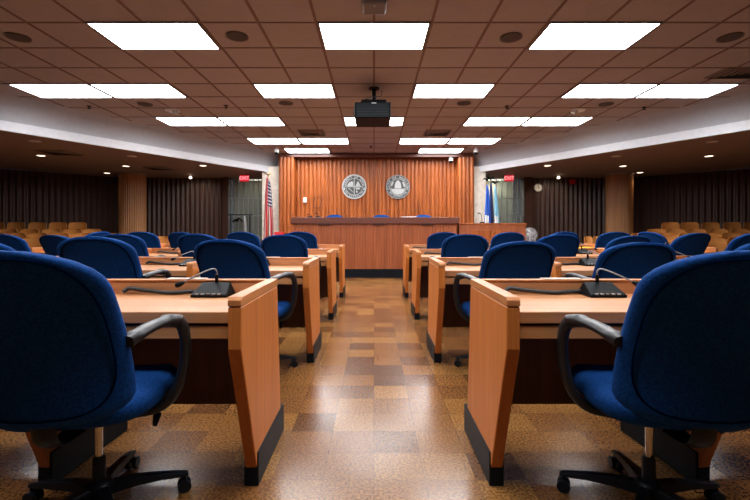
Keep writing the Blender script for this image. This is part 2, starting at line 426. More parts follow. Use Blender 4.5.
# ------------------------------------------------------------------ ceiling lamps
LABW = {}
def fixture(kx, ky, label):
    x0, x1 = kx*TX+.010, (kx+2)*TX-.010; y0, y1 = D0+ky*TY-.02, D0+(ky+1)*TY+.012
    cx, cy = (x0+x1)/2, (y0+y1)/2
    t = empty('ceiling_light', (cx, cy, H-.012), 0, label, 'ceiling light', 'fluorescent ceiling panels')
    hx, hy = (x1-x0)/2, (y1-y0)/2
    f = B()
    box(f, -hx, hx, -hy, -hy+.014, -.006, .012); box(f, -hx, hx, hy-.014, hy, -.006, .012)
    box(f, -hx, -hx+.024, -hy+.014, hy-.014, -.006, .012); box(f, hx-.024, hx, -hy+.014, hy-.014, -.006, .012)
    obj('frame', f, M['lamp_frame'], t)
    d = B(); box(d, -hx+.024, hx-.024, -hy+.014, hy-.014, -.002, .010); obj('diffuser', d, M['lamp'], t)
FX = [(-5,0,'large lit ceiling panel at the upper left of the photo, nearest row'), (-1,0,'large lit ceiling panel in the middle of the nearest row, below the white access point'),
      (3,0,'large lit ceiling panel at the upper right of the photo, nearest row'),
      (-9,3,'lit ceiling panel touching the left picture edge, second row'), (-7,3,'lit ceiling panel second from the left in the second row'),
      (-3,3,'lit ceiling panel just left of the projector mount, second row'), (1,3,'lit ceiling panel just right of the projector mount, second row'),
      (5,3,'lit ceiling panel second from the right in the second row'), (7,3,'lit ceiling panel farthest right in the second row'),
      (-7,6,'lit ceiling panel farthest left in the third row'), (-5,6,'lit ceiling panel left of centre in the third row'),
      (-1,6,'lit ceiling panel partly hidden behind the hanging projector'), (3,6,'lit ceiling panel right of centre in the third row'),
      (5,6,'lit ceiling panel farthest right in the third row'),
      (-5,9,'small lit ceiling panel outermost left in the fourth row'), (-3,9,'small lit ceiling panel inner left in the fourth row'),
      (1,9,'small lit ceiling panel inner right in the fourth row'), (3,9,'small lit ceiling panel outermost right in the fourth row'),
      (-4,11,'lit ceiling panel closest to the dais wall on the left'), (2,11,'lit ceiling panel closest to the dais wall on the right')]
for a in FX: fixture(*a)
fixture(-3, -3, 'added unseen ceiling panel above and left of the viewer'); fixture(1, -3, 'added unseen ceiling panel above and right of the viewer')  # out-of-view panels added overhead to light the near chairs
for kx, ky, lb in ((-1,-6,'added unseen ceiling panel straight behind the viewer'), (-5,-6,'added unseen ceiling panel behind the viewer to the left'), (3,-6,'added unseen ceiling panel behind the viewer to the right')): fixture(kx, ky, lb)  # added panels behind the camera, same pattern, lighting the chair backs

def cpt(x, y, z=H):             # where the ray through a ceiling pixel meets height z
    d = (z-CZ)*F/(HY-y); return ((x-CX)/F*d, d)
# round speakers
sp0 = None
for x, y, lab in ((18,37,'round dark ceiling speaker at the far upper left'), (237,36,'round dark ceiling speaker between upper left and middle lamps'),
                  (511,37,'round dark ceiling speaker between middle and upper right lamps'), (730,37,'round dark ceiling speaker at the far upper right'),
                  (145,104,'small looking ceiling speaker behind the second row lamps, far left'), (286,103,'small looking ceiling speaker left of the projector'),
                  (464,103,'small looking ceiling speaker right of the projector'), (606,104,'small looking ceiling speaker behind the second row lamps, far right')):
    X, Y = cpt(x, y)
    if sp0 is None:
        sp0 = empty('ceiling_speaker', (X, Y, H)); b_ = B(); lathe(b_, [(.105, -.008), (.108, -.004), (.108, 0)], n=28); obj('grille', b_, M['speaker'], sp0)
        b_ = B(); ring_loft(b_, [[(r*math.cos(2*PI*i/28), r*math.sin(2*PI*i/28), z) for i in range(28)] for r, z in ((.108, -.004), (.122, -.012), (.122, 0), (.108, 0))], closed=True)
        obj('rim', b_, M['vent'], sp0); s = sp0
    else: s = copy_tree(sp0); s.location = (X, Y, H)
    tag(s, lab, 'speaker', 'round ceiling speakers')
# sprinklers
sk0 = None
for x, y, lab in ((89,106,'tiny sprinkler head on the ceiling at far left'), (226,105.5,'tiny sprinkler head on the ceiling left of centre'),
                  (507,106,'tiny sprinkler head on the ceiling right of centre'), (644,107,'tiny sprinkler head on the ceiling at far right'),
                  (371,146,'tiny sprinkler head on the ceiling just before the dais wall')):
    X, Y = cpt(x, y)
    if sk0 is None:
        b_ = B(); lathe(b_, [(.012, -.05), (.03, -.045), (.03, -.04), (.010, -.035), (.010, -.01), (.04, -.006), (.04, 0)], n=14); sk0 = obj('sprinkler_head', b_, M['void']); s = sk0
    else: s = sk0.copy(); COL.objects.link(s)
    s.location = (X, Y, H); tag(s, lab, 'sprinkler', 'ceiling sprinklers')
# dome smoke detectors / cameras in rows
for x, y, lab in ((172,109.5,'white ceiling dome device above the left desks'), (578,109.5,'white ceiling dome device above the right desks')):
    X, Y = cpt(x, y); t = empty('dome_device', (X, Y, H), 0, lab, 'detector', 'white dome devices')
    b_ = B(); lathe(b_, [(.10, -.03), (.12, -.02), (.12, 0)], n=24); obj('base', b_, M['white_plastic'], t, smooth=True)
    b_ = B(); lathe(b_, [(.005, -.085), (.035, -.075), (.055, -.05), (.06, -.03)], .06*(1 if x < 375 else -1), 0, 18); obj('dome', b_, M['silver'], t, smooth=True)
# supply vents
def vent(X, Y, z, sx, sy, lab, group='ceiling vents', n=5):
    t = empty('ceiling_vent', (X, Y, z), 0, lab, 'vent', group)
    b_ = B(); ring = ((-sx, -sy), (sx, -sy), (sx, sy), (-sx, sy))
    for k in range(n):
        f = 1-k/n; g = f-.45/n
        for (ax, ay), (bx, by) in zip(ring, ring[1:]+ring[:1]):
            v = [b_.verts.new(p) for p in ((ax*f, ay*f, -.004-.002*k), (bx*f, by*f, -.004-.002*k), (bx*g, by*g, -.018), (ax*g, ay*g, -.018))]
            b_.faces.new(v)
    obj('louvre', b_, M['vent'], t)
    b_ = B(); box(b_, -sx, sx, -sy, sy, -.003, 0); obj('backing', b_, M['void'], t)
X, Y = cpt(312, 132.5); vent(X, Y, H, .28, .27, 'square air vent in the ceiling left of the projector')
X, Y = cpt(437, 132.5); vent(X, Y, H, .28, .27, 'square air vent in the ceiling right of the projector')
vent(5.05, 5.75, H, .42, .2, 'dark slotted air vent at the right picture edge')
X, Y = cpt(60, 152.5, LZ); vent(X, Y, LZ, .32, .3, 'square air vent in the low ceiling at far left')
X, Y = cpt(158, 168, LZ); vent(X, Y, LZ, .3, .3, 'square air vent in the low ceiling near the left column')
# downlights in the low ceiling
dl0 = None
for x, y, on, lab in ((35,141,0,'small recessed downlight nearest the left picture edge'), (41,155.5,1,'bright recessed downlight at far left, beside the square vent'),
        (132,156,0,'recessed downlight above the left column'), (126,166,1,'recessed downlight in front of the left column'), (107,173,1,'recessed downlight left of the left column, near the wall'),
        (203,165.5,1,'bright recessed downlight between the left column and exit sign'),
        (712,141.5,0,'small recessed downlight nearest the right picture edge'), (709,156,1,'bright recessed downlight at far right'),
        (616,156,0,'recessed downlight above the right column'), (623,166,1,'recessed downlight in front of the right column'), (640,172.5,1,'recessed downlight right of the right column, near the wall'),
        (547.6,165.5,1,'recessed downlight between the clock and exit sign')):
    X, Y = cpt(x, y, LZ)
    t = empty('downlight', (X, Y, LZ), 0, lab, 'downlight', 'recessed downlights')
    b_ = B(); ring_loft(b_, [[(r*math.cos(2*PI*i/20), r*math.sin(2*PI*i/20), z) for i in range(20)] for r, z in ((.075, -.004), (.095, -.01), (.095, 0), (.075, 0))], closed=True)
    obj('trim_ring', b_, M['white_plastic'], t)
    b_ = B(); lathe(b_, [(.075, -.006), (.075, 0)], n=20); obj('lens', b_, M['down'] if on else M['plate'], t)
    if on:
        ld = bpy.data.lights.new('downlight_lamp', 'SPOT'); ld.energy = 9; ld.color = (1, .78, .55); ld.spot_size = math.radians(110); ld.spot_blend = .8; ld.shadow_soft_size = .07
        lo = bpy.data.objects.new('lamp', ld); COL.objects.link(lo); lo.parent = t; lo.location = (0, 0, -.03)
for sg, lb in ((-1, 'added dim fill lamp inside the glazed alcove left of the dais'), (1, 'added fill lamp inside the glazed alcove right of the dais')):  # invented lamps, added only to brighten the alcoves
    t = empty('alcove_added_lamp', (sg*3.9, 13.65, LZ), 0, lb, 'lamp')
    b_ = B(); box(b_, -.3, .3, -.06, .06, -.03, 0); obj('housing', b_, M['white_plastic'], t)
    ld = bpy.data.lights.new('alcove_fill', 'AREA'); ld.shape = 'RECTANGLE'; ld.size = .55; ld.size_y = .08; ld.energy = 1.2 if sg < 0 else 8; ld.color = (1, .97, .85)
    lo = bpy.data.objects.new('fill_light', ld); COL.objects.link(lo); lo.parent = t; lo.location = (0, 0, -.035)
# pendant track lights near the fluted walls
for x, sg, lab in ((190.5, -1, 'small wall wash spotlight below the low ceiling, left fluted wall'), (558.5, 1, 'small wall wash spotlight below the low ceiling, right fluted wall')):
    X, Y, Z = px(x, 176, 12.6)
    t = empty('spotlight', (X, Y, LZ), 0, lab, 'spotlight', 'wall wash spotlights')
    b_ = B(); lathe(b_, [(.012, -.05), (.012, 0)], n=10); obj('stem', b_, M['silver'], t)
    b_ = B(); lathe(b_, [(.03, -.12), (.045, -.10), (.03, -.05)], n=14); obj('head', b_, M['down'], t)
    ld = bpy.data.lights.new('wash', 'SPOT'); ld.energy = 14; ld.color = (1, .85, .65); ld.spot_size = math.radians(120); ld.spot_blend = .9; ld.shadow_soft_size = .04
    lo = bpy.data.objects.new('lamp', ld); COL.objects.link(lo); lo.parent = t; lo.location = (0, .03, -.14); lo.rotation_euler = (math.radians(40), 0, 0)
# exit signs
for x, lab in ((244.5, 'red lit exit sign hanging left of the dais'), (509, 'red lit exit sign hanging right of the dais')):
    P = px(x, 178.5, 12.3); t = empty('exit_sign', (P.x, P.y, LZ), 0, lab, 'exit sign', 'red exit signs')
    b_ = B(); box(b_, -.13, .13, -.02, .02, -.235, -.055); obj('housing', b_, M['exit'], t)
    b_ = B(); text_into(b_, 'EXIT', .14, Matrix.Translation((0, -.024, -.145)) @ Matrix.Rotation(PI/2, 4, 'X')); obj('letters', b_, M['exit_letter'], t)
    b_ = B(); box(b_, -.02, .02, -.01, .01, -.055, 0); obj('hanger', b_, M['silver'], t)

# ------------------------------------------------------------------ projector and access point
pj = empty('projector', (0, 6.38, H), 0, 'large dark projector hanging from the ceiling on a short black pole', 'projector')
hw = .262
b_ = B(); box(b_, -hw-.02, hw-.02, -.28, .28, 2.725-H, 2.955-H); obj('body', b_, M['black'], pj, bevel=.012)
b_ = B()
for i in range(9): box(b_, -hw+.01, hw-.05, -.288, -.281, 2.745+i*.022-H, 2.757+i*.022-H)
obj('grille', b_, M['tile_box'], pj)
b_ = B(); box(b_, -.19, .18, -.16, .16, 2.96-H, 3.03-H); obj('mount_plate', b_, M['black'], pj, bevel=.01)
b_ = B(); lathe(b_, [(.03, 3.02-H), (.03, -.01)], n=14); lathe(b_, [(.08, -.015), (.08, 0)], n=18); obj('pole', b_, M['black'], pj)
b_ = B(); tube(b_, curve_pts([(.12, .05, -.02), (.10, 0, -.12), (-.05, -.1, -.17), (-.24, -.2, -.30), (-.30, -.2, -.42), (-.27, -.1, -.50)]), .006, 6); obj('cable', b_, M['black_soft'], pj, smooth=True)
b_ = B(); box(b_, -.035, .035, -.285, -.283, 2.93-H, 2.942-H); obj('label_strip', b_, M['silver'], pj)
X, Y = cpt(374.5, 3)
ap = empty('wireless_access_point', (X, Y, H), 0, 'white rounded access point on the ceiling at top centre', 'access point')
b_ = B(); box(b_, -.115, .115, -.115, .115, -.06, -.012); obj('case', b_, M['lamp_frame'], ap, bevel=.03, seg=4)
b_ = B(); box(b_, -.03, .03, -.03, .03, -.012, 0); obj('bracket', b_, M['void'], ap)
b_ = B(); lathe(b_, [(.006, -.063), (.006, -.058)], 0, -.06, 8); obj('indicator', b_, M['paper'], ap)

# security cameras
def ptz(x, y, d, lab, z=None):
    P = px(x, y, d); t = empty('security_camera', P, 0, lab, 'camera', 'white security cameras')
    b_ = B(); lathe(b_, [(.055, 0), (.06, .02), (.06, .07), (.045, .09)], n=18); obj('body', b_, M['white_plastic'], t, smooth=True)
    b_ = B(); lathe(b_, [(.01, -.06), (.04, -.045), (.05, -.015), (.05, 0)], n=18); obj('lens_ball', b_, M['black'], t, smooth=True)
    b_ = B(); box(b_, -.03, .03, .02, z, .03, .07) if z else lathe(b_, [(.03, .09), (.03, H-P.z)], n=12); obj('bracket', b_, M['white_plastic'], t)
ptz(276.5, 152.5, 11.0, 'white security camera at the left upper corner of the dais wall')
ptz(476, 152.5, 11.0, 'white security camera at the right upper corner of the dais wall')
ptz(451, 161, 11.9, 'white box camera mounted on the dais wall itself, upper right', .29)

# ------------------------------------------------------------------ dais
dz = .44
b_ = B(); box(b_, -2.2, 2.3, 9.98, 12.19, 0, dz); struct('dais_platform', b_, M['dais_front'])
dd = empty('dais_counter', (0, 9.8, 0), 0, 'long mahogany dais counter with a dark ledge facing the aisle', 'dais')
b_ = B(); flutes(b_, (-1.88, .06), (1.92, .06), .062, .012, .20, 1.27, 'slat', .05); obj('front_panel', b_, M['dais_front'], dd)
b_ = B(); box(b_, -1.93, 1.98, .0, .62, 1.255, 1.405); obj('ledge', b_, M['dais_x'], dd, bevel=.006)
b_ = B(); box(b_, -1.86, 1.9, .03, .12, 0, .205); obj('kick_plate', b_, M['kick'], dd)
b_ = B(); box(b_, -1.90, -1.84, .11, .60, .44, 1.26); box(b_, 1.88, 1.94, .11, .60, .44, 1.26); obj('side_panel', b_, M['dais_front'], dd)
for x in (324.5, 378, 427):
    b_ = B(); X = (x-CX)/F*9.8; box(b_, X-.13, X+.13, -.012, .04, 1.235, 1.256); obj('underledge_bracket', b_, M['void'], dd)
b_ = B(); box(b_, -1.97, -1.86, .03, .6, 0, 1.25); obj('end_post', b_, M['dais'], dd)
# right-hand witness counter
wc = empty('side_counter', (2.80, 9.95, 0), 0, 'lower mahogany side counter joined to the right end of the dais', 'counter')
b_ = B(); box(b_, -.80, .76, 0, .5, .08, 1.235); obj('body', b_, M['dais_front'], wc)
b_ = B(); box(b_, -.81, .78, -.02, .52, 1.235, 1.27); obj('top', b_, M['dais'], wc, bevel=.005)
for x0, x1 in ((-.52, -.08), (-.06, .38)):
    b_ = B(); box(b_, x0, x1, -.018, 0, .2, 1.10); obj('door', b_, M['dais'], wc, bevel=.004)
b_ = B(); box(b_, -.78, .74, .02, .48, 0, .08); obj('kick_plate', b_, M['kick'], wc)
# small objects on the dais
def dais_mic(x, lab, d=10.0, z=1.405, h=.16):
    X = (x-CX)/F*d; t = empty('desk_microphone', (X, d, z), 0, lab, 'microphone', 'microphones on the dais')
    b_ = B(); box(b_, -.05, .05, -.05, .05, 0, .03); obj('base', b_, M['black'], t, bevel=.006)
    b_ = B(); tube(b_, curve_pts([(0, 0, .02), (0, .02, h*.6), (-.02, .05, h), (-.05, .08, h*1.1)]), .006, 6); obj('gooseneck', b_, M['black'], t, smooth=True)
    b_ = B(); tube(b_, [(-.045, .075, h*1.09), (-.075, .10, h*1.14)], .014, 8); obj('mic_head', b_, M['black'], t)
dais_mic(310, 'small black microphone on the left part of the dais ledge', h=.06)
dais_mic(318, 'second small microphone on the dais ledge, beside the leftmost one', h=.09)
dais_mic(482, 'black gooseneck microphone on the low side counter', 10.15, 1.27, .22)
b_ = B(); X = (408-CX)/F*10.1; box(b_, X-.16, X+.2, 10.05, 10.25, 1.405, 1.43); tag(obj('paper_stack', b_, M['paper']), 'flat pale papers lying on the dais ledge right of centre', 'papers')
# light switch plate and framed wall hatch
P = px(305, 200, 12.13); b_ = B(); box(b_, P.x-.045, P.x+.045, 12.10, 12.165, P.z-.07, P.z+.07); tag(obj('switch_plate', b_, M['paper']), 'small white switch plate on the left of the dais wall', 'switch plate')
b_ = B(); a = px(313.5, 197, 12.15); c = px(322, 208, 12.15)
for q in ((a.x, a.x+.012, c.z, a.z), (c.x-.012, c.x, c.z, a.z), (a.x, c.x, a.z-.012, a.z), (a.x, c.x, c.z, c.z+.012)): box(b_, q[0], q[1], 12.145, 12.16, q[2], q[3])
tag(obj('wall_hatch', b_, M['dais_x']), 'thin outlined hatch in the slatted dais wall', 'hatch')

# seals
def seal(x, y, r, lab, dark):
    P = px(x, y, 12.1); t = empty('wall_seal', (P.x, 12.155, P.z), 0, lab, 'seal', 'round seals on the dais wall')
    RX = Matrix.Rotation(PI/2, 4, 'X')
    def disc(name, r0, r1, y0, y1, mat):
        b_ = B(); n = 48
        if r0 <= 0: ring_loft(b_, [[(r1*math.cos(2*PI*i/n), yy, r1*math.sin(2*PI*i/n)) for i in range(n)] for yy in (y0, y1)])
        else: ring_loft(b_, [[(rr*math.cos(2*PI*i/n), yy, rr*math.sin(2*PI*i/n)) for i in range(n)] for rr, yy in ((r0, y0), (r1, y0), (r1, y1), (r0, y1))], closed=True)
        return obj(name, b_, mat, t)
    disc('plate', 0, r*.95, -.02, 0, M['seal_dark'])
    disc('rim', r*(.90 if not dark else .95), r, -.035, 0, M['seal_light'] if not dark else M['seal_mid'])
    disc('inner_ring', r*.655, r*.685, -.03, -.02, M['seal_light'])
    b_ = B()
    def arc(s, rad, a0, a1, flip, size):
        for i, ch in enumerate(s):
            a = a0+(a1-a0)*i/(len(s)-1)
            if ch == ' ': continue
            rot = (PI/2-a)*-1 if not flip else (a+PI/2)
            mt = Matrix.Translation((rad*math.cos(a), -.026, rad*math.sin(a))) @ Matrix.Rotation(-rot, 4, 'Y') @ RX
            text_into(b_, ch, size, mt, bold=.001)
    R = math.radians
    if not dark:
        arc('COUNTY OF DANE', r*.79, R(172), R(8), False, .095)
        arc('WISCONSIN', r*.79, R(215), R(325), True, .09)
    else:
        arc('CITY OF MADISON', r*.80, R(190), R(-10), False, .085)
        arc('WISCONSIN', r*.80, R(218), R(322), True, .085)
    obj('lettering', b_, M['seal_light'], t)
    b_ = B()
    def poly(pts, y0=-.032, y1=-.02):
        a = [b_.verts.new((p[0]*r, y0, p[1]*r)) for p in pts]; c = [b_.verts.new((p[0]*r, y1, p[1]*r)) for p in pts]; n = len(pts)
        b_.faces.new(a); b_.faces.new(c[::-1])
        for i in range(n): b_.faces.new((a[i], a[(i+1)%n], c[(i+1)%n], c[i]))
    if not dark:      # quartered field with a cross, a barn and hills
        poly([(-.025,-.62),(.025,-.62),(.025,.62),(-.025,.62)]); poly([(-.6,-.03),(.6,-.03),(.6,.03),(-.6,.03)])
        poly([(-.58,.06),(-.08,.06),(-.08,.40),(-.22,.44),(-.4,.34),(-.5,.24)])
        poly([(.10,.06),(.54,.06),(.44,.20),(.36,.40),(.26,.42),(.18,.22)])
        poly([(.10,-.08),(.50,-.08),(.42,-.22),(.14,-.22)])
        for k in range(4): poly([(-.5+k*.12,-.12-k*.09),(-.38+k*.1,-.12-k*.09),(-.34+k*.08,-.18-k*.09),(-.46+k*.1,-.18-k*.09)])
        poly([(.14,-.30),(.20,-.30),(.30,-.44),(.16,-.50)]); poly([(-.88,-.06),(-.76,-.06),(-.74,-.30),(-.84,-.26)]); poly([(.88,-.06),(.76,-.06),(.74,-.30),(.84,-.26)])
    else:             # pale dome between dark trees over a light foreground
        poly([(-.28,-.12),(.28,-.12),(.26,.18),(.20,.36),(.10,.50),(0,.56),(-.10,.50),(-.20,.36),(-.26,.18)])
        poly([(-.60,-.10),(-.48,-.16),(.48,-.16),(.60,-.10),(.50,-.38),(.30,-.56),(0,-.64),(-.30,-.56),(-.50,-.38)])
        poly([(-.60,.06),(-.50,.08),(-.36,.38),(-.40,.46),(-.52,.30)]); poly([(.60,.02),(.50,-.02),(.46,.14),(.36,.40),(.46,.40),(.56,.22)])
        b2 = B()
    obj('relief', b_, M['seal_light'], t)
seal(354.2, 186.6, .352, 'round silver county seal with a cross, left one on the dais wall', False)
seal(398, 186.8, .342, 'round dark grey city seal with a pale dome, right one on the dais wall', True)

# clock, alarm, phone etc.
P = px(539, 187.5, 13.3); t = empty('wall_clock', (P.x, 13.385, P.z), 0, 'round white wall clock on the dark fluted wall', 'clock')
b_ = B(); ring_loft(b_, [[(rr*math.cos(2*PI*i/32), yy, rr*math.sin(2*PI*i/32)) for i in range(32)] for rr, yy in ((.115, -.02), (.13, -.04), (.135, 0), (.115, 0))], closed=True); obj('rim', b_, M['silver'], t)
b_ = B(); ring_loft(b_, [[(.118*math.cos(2*PI*i/32), yy, .118*math.sin(2*PI*i/32)) for i in range(32)] for yy in (-.02, 0)]); obj('face', b_, M['clock'], t)
b_ = B(); box(b_, -.005, .005, -.026, -.021, -.02, .09); obj('minute_hand', b_, M['black'], t)
b_ = B(); box(b_, -.01, .055, -.026, -.021, -.006, .006); obj('hour_hand', b_, M['black'], t)
b_ = B(); box(b_, -.006, .006, -.025, -.0205, -.105, -.09); box(b_, -.006, .006, -.025, -.0205, .092, .108); box(b_, .092, .108, -.025, -.0205, -.006, .006); box(b_, -.108, -.092, -.025, -.0205, -.006, .006); obj('hour_marks', b_, M['black'], t)
P = px(573, 181.5, 13.3); b_ = B(); box(b_, P.x-.09, P.x+.09, 13.32, 13.40, P.z-.07, P.z+.07); tag(obj('alarm_box', b_, M['red'], bevel=.01), 'dim red alarm box high on the right fluted wall', 'alarm')
P = px(245, 190, 13.3)

# coat stand inside the left alcove
X = px(243, 214, 12.9).x
cs = empty('coat_rack', (X, 12.9, 0), 0, 'dark metal coat rack with a hanging grey garment left of the flag', 'coat rack')
b_ = B(); box(b_, -.45, .28, -.015, .015, 1.55, 1.58); box(b_, -.38, -.36, -.02, .02, 0, 1.56); box(b_, .2, .22, -.02, .02, 0, 1.56); obj('rail', b_, M['black'], cs)
b_ = B(); box(b_, -.40, -.34, -.2, .2, 0, .03); box(b_, .18, .24, -.2, .2, 0, .03); obj('foot', b_, M['black'], cs)
b_ = B(); tube(b_, [(-.3, -.03, 1.36), (-.1, -.03, 1.46), (0, -.03, 1.36)], .03, 8); box(b_, -.25, -.12, -.06, .0, 1.36, 1.44); obj('hat', b_, M['black'], cs)
b_ = B(); ring_loft(b_, [[(.05+.10*w_*math.cos(2*PI*i/12), .03*math.sin(2*PI*i/12), z) for i in range(12)] for w_, z in ((1.1, .5), (1.0, .9), (.8, 1.3), (.4, 1.5), (.2, 1.55))]); obj('garment', b_, M['silver'], cs, smooth=True)

# ------------------------------------------------------------------ flags
def flag(x, ytop, ybot, d, wid, mat, lab, emblem=None, lean=0, top=None, pole_top=None):
    P0 = px(x, pole_top, d)
    t = empty('flag', (P0.x, d, 0), 0, lab, 'flag', 'flags on floor poles')
    b_ = B(); lathe(b_, [(.085, 0), (.085, .03), (.04, .06), (.02, .09)], n=20); obj('stand', b_, M['brass'], t, smooth=True)
    b_ = B(); tube(b_, [(0, 0, .08), (0, 0, P0.z)], .015, 10); obj('pole', b_, M['brass'], t, smooth=True)
    b_ = B()      # finial: spread eagle
    tube(b_, [(0, 0, P0.z-.01), (0, 0, P0.z+.05)], [.02, .03], 8)
    tube(b_, [(0, 0, P0.z+.03), (.07, 0, P0.z+.07), (.12, 0, P0.z+.03)], [.02, .022, .005], 6); tube(b_, [(0, 0, P0.z+.03), (-.07, 0, P0.z+.07), (-.12, 0, P0.z+.03)], [.02, .022, .005], 6)
    obj('finial', b_, M['brass'] if mat is M['us_flag'] else M['black'], t, smooth=True)
    zt, zb = px(x, ytop, d).z, px(x, ybot, d).z
    b_ = B(); nu, nv = 28, 14; G = []; uvl = b_.loops.layers.uv.new('UVMap')
    for j in range(nv+1):
        v = j/nv; row = []
        ww = wid*(.25+.75*v**.55); z = zt+(zb-zt)*v
        for i in range(nu+1):
            u = i/nu; X = -.35*ww+ww*u+lean*v; Yf = .03*math.sin(u*PI*5+v*1.5)*(.5+v)-.03
            row.append(b_.verts.new((X, Yf, z-.10*u*(1-v))))
        G.append(row)
    for j in range(nv):
        for i in range(nu):
            f = b_.faces.new((G[j][i], G[j][i+1], G[j+1][i+1], G[j+1][i]))
            for lp, (uu, vv) in zip(f.loops, ((i, j), (i+1, j), (i+1, j+1), (i, j+1))): lp[uvl].uv = (uu/nu, 1-vv/nv)
            if emblem and nv*.55 < j < nv*.74 and nu*.1 < i < nu*.75 : f.material_index = 1
    c_ = obj('cloth', b_, [mat, emblem] if emblem else mat, t, smooth=True)
    md = c_.modifiers.new('thick', 'SOLIDIFY'); md.thickness = .006
flag(268, 177, 240, 11.5, .30, M['us_flag'], 'red white and blue striped flag on a brass pole, left of dais', pole_top=176, lean=-.02)
flag(487, 184, 238, 11.42, .17, M['flag_blue'], 'bright blue flag with a white emblem, leftmost of the right flags', M['flag_white'], pole_top=181, lean=-.03)
flag(490.5, 181, 238, 11.82, .12, M['flag_navy'], 'narrow navy flag in the middle of the right-hand flags', pole_top=180, lean=.0)
flag(494.8, 185, 238, 11.6, .14, M['flag_sky'], 'pale sky blue flag, rightmost of the right-hand flags', M['flag_white'], pole_top=184, lean=.04)

# pedestal fan
P = px(529.8, 234.5, 10.9); fn = empty('pedestal_fan', (P.x, P.y, 0), 0, 'round pale pedestal fan standing beyond the side counter', 'fan')
b_ = B(); lathe(b_, [(.2, 0), (.2, .03), (.03, .06)], n=24); obj('base', b_, M['white_plastic'], fn)
b_ = B(); tube(b_, [(0, 0, .05), (0, 0, P.z-.02)], .015, 8); obj('pole', b_, M['white_plastic'], fn)
b_ = B()
for rr in (.17, .14, .11, .08, .05):
    ring_loft(b_, [[(rr*math.cos(2*PI*i/24)+dx, -.06+dy, P.z+rr*math.sin(2*PI*i/24)) for i in range(24)] for dx, dy in ((0, 0), (0, .008))], cap=False)
    tube(b_, [(rr*math.cos(2*PI*i/24), -.07+.04*(rr/.17)**2, P.z+rr*math.sin(2*PI*i/24)) for i in range(25)], .004, 4)
for k in range(24):
    a = 2*PI*k/24; tube(b_, [(.03*math.cos(a), -.07, P.z+.03*math.sin(a)), (.17*math.cos(a), -.03, P.z+.17*math.sin(a)), (.15*math.cos(a), .04, P.z+.15*math.sin(a))], .003, 4)
obj('cage', b_, M['white_plastic'], fn)
b_ = B(); tube(b_, [(0, -.02, P.z), (0, .10, P.z)], .045, 12); obj('motor', b_, M['white_plastic'], fn)
for k in range(4):
    a = 2*PI*k/4+.4; b_ = B()
    q = [(.02*math.cos(a-.5), .02*math.sin(a-.5)), (.13*math.cos(a-.35), .13*math.sin(a-.35)), (.15*math.cos(a+.2), .15*math.sin(a+.2)), (.03*math.cos(a+.6), .03*math.sin(a+.6))]
    A_ = [b_.verts.new((p[0], -.035+.01*i, P.z+p[1])) for i, p in enumerate(q)]; C_ = [b_.verts.new((p[0], -.031+.01*i, P.z+p[1])) for i, p in enumerate(q)]
    b_.faces.new(A_); b_.faces.new(C_[::-1])
    for i in range(4): b_.faces.new((A_[i], A_[(i+1)%4], C_[(i+1)%4], C_[i]))
    obj('blade', b_, M['silver'], fn)
# side table with the red box, left of the dais
P = px(281, 237, 10.4)
st = empty('side_cabinet', (P.x-.02, 10.55, 0), 0, 'low wooden cabinet left of the dais under the red box', 'cabinet')
b_ = B(); box(b_, -.22, .22, -.22, .22, .06, P.z-.02); obj('body', b_, M['dais_front'], st)
b_ = B(); box(b_, -.24, .24, -.24, .24, P.z-.02, P.z); obj('top', b_, M['dais_x'], st)
b_ = B(); box(b_, -.2, .2, -.2, .2, 0, .06); obj('kick_plate', b_, M['kick'], st)
b_ = B(); box(b_, -.2, .2, -.235, -.22, .1, P.z-.05); obj('door', b_, M['dais'], st)
b_ = B(); box(b_, -.11, .11, -.08, .08, 0, .125); o = obj('red_box', b_, M['red'], loc=(P.x-.06, 10.5, P.z), bevel=.01); tag(o, 'small red box on the low cabinet left of the dais', 'box')
b_ = B(); box(b_, -.05, .05, -.05, .05, 0, .06); tube(b_, [(-.06, 0, .075), (.06, 0, .075)], .014, 8); o = obj('telephone', b_, M['black'], loc=(P.x+.12, 10.5, P.z)); tag(o, 'small black telephone right beside the red box', 'telephone')

# ------------------------------------------------------------------ desks
ROWY = [1.625, 3.33, 5.035, 6.74]
TH = [math.radians(a) for a in (0, 7, 12, 20, 28)]
PITCH = .915
def col_geo():                  # left side geometry relative to a row front line: panel points and directions
    Fp = [Vector((-.535, 0))]; 
    for th in TH: Fp.append(Fp[-1]+PITCH*Vector((-math.cos(th), math.sin(th))))
    ph = [0]+[(TH[i]+TH[i+1])/2 for i in range(len(TH)-1)]+[TH[-1]]
    return Fp, ph
FP, PHI = col_geo()
ORD = ['first', 'second', 'third', 'fourth', 'fifth']
ROWN = ['front row', 'second row', 'third row', 'fourth row']
SIDEN = {-1: 'left', 1: 'right'}
def panel_part(parent, p, phi, o, sg):
    d = Vector((math.sin(phi), math.cos(phi))); n = Vector((math.cos(phi), -math.sin(phi)))
    def W(t, s, z):
        q = p+d*t+n*s; return ((q.x if sg < 0 else -q.x)-o.x, q.y-o.y, z)
    def slab(prof, hw, name, mat, par, bevel=.006):
        b_ = B(); a = [b_.verts.new(W(t, -hw, z)) for t, z in prof]; c = [b_.verts.new(W(t, hw, z)) for t, z in prof]; k = len(prof)
        b_.faces.new(a); b_.faces.new(c[::-1])
        for i in range(k): b_.faces.new((a[i], a[(i+1)%k], c[(i+1)%k], c[i]))
        return obj(name, b_, mat, par, bevel=bevel, seg=3)
    pn = slab([(0, .822), (0, .66), (.235, .05), (.70, .05), (.612, .822)], .026, 'end_panel', M['desk_v'], parent)
    slab([(-.002, .824), (-.002, .848), (.012, .861), (.614, .861), (.614, .824)], .0265, 'cap', M['cap'], pn, .004)
    slab([(.222, 0), (.222, .15), (.745, .15), (.745, 0)], .032, 'kick_plate', M['kick'], pn, .006)
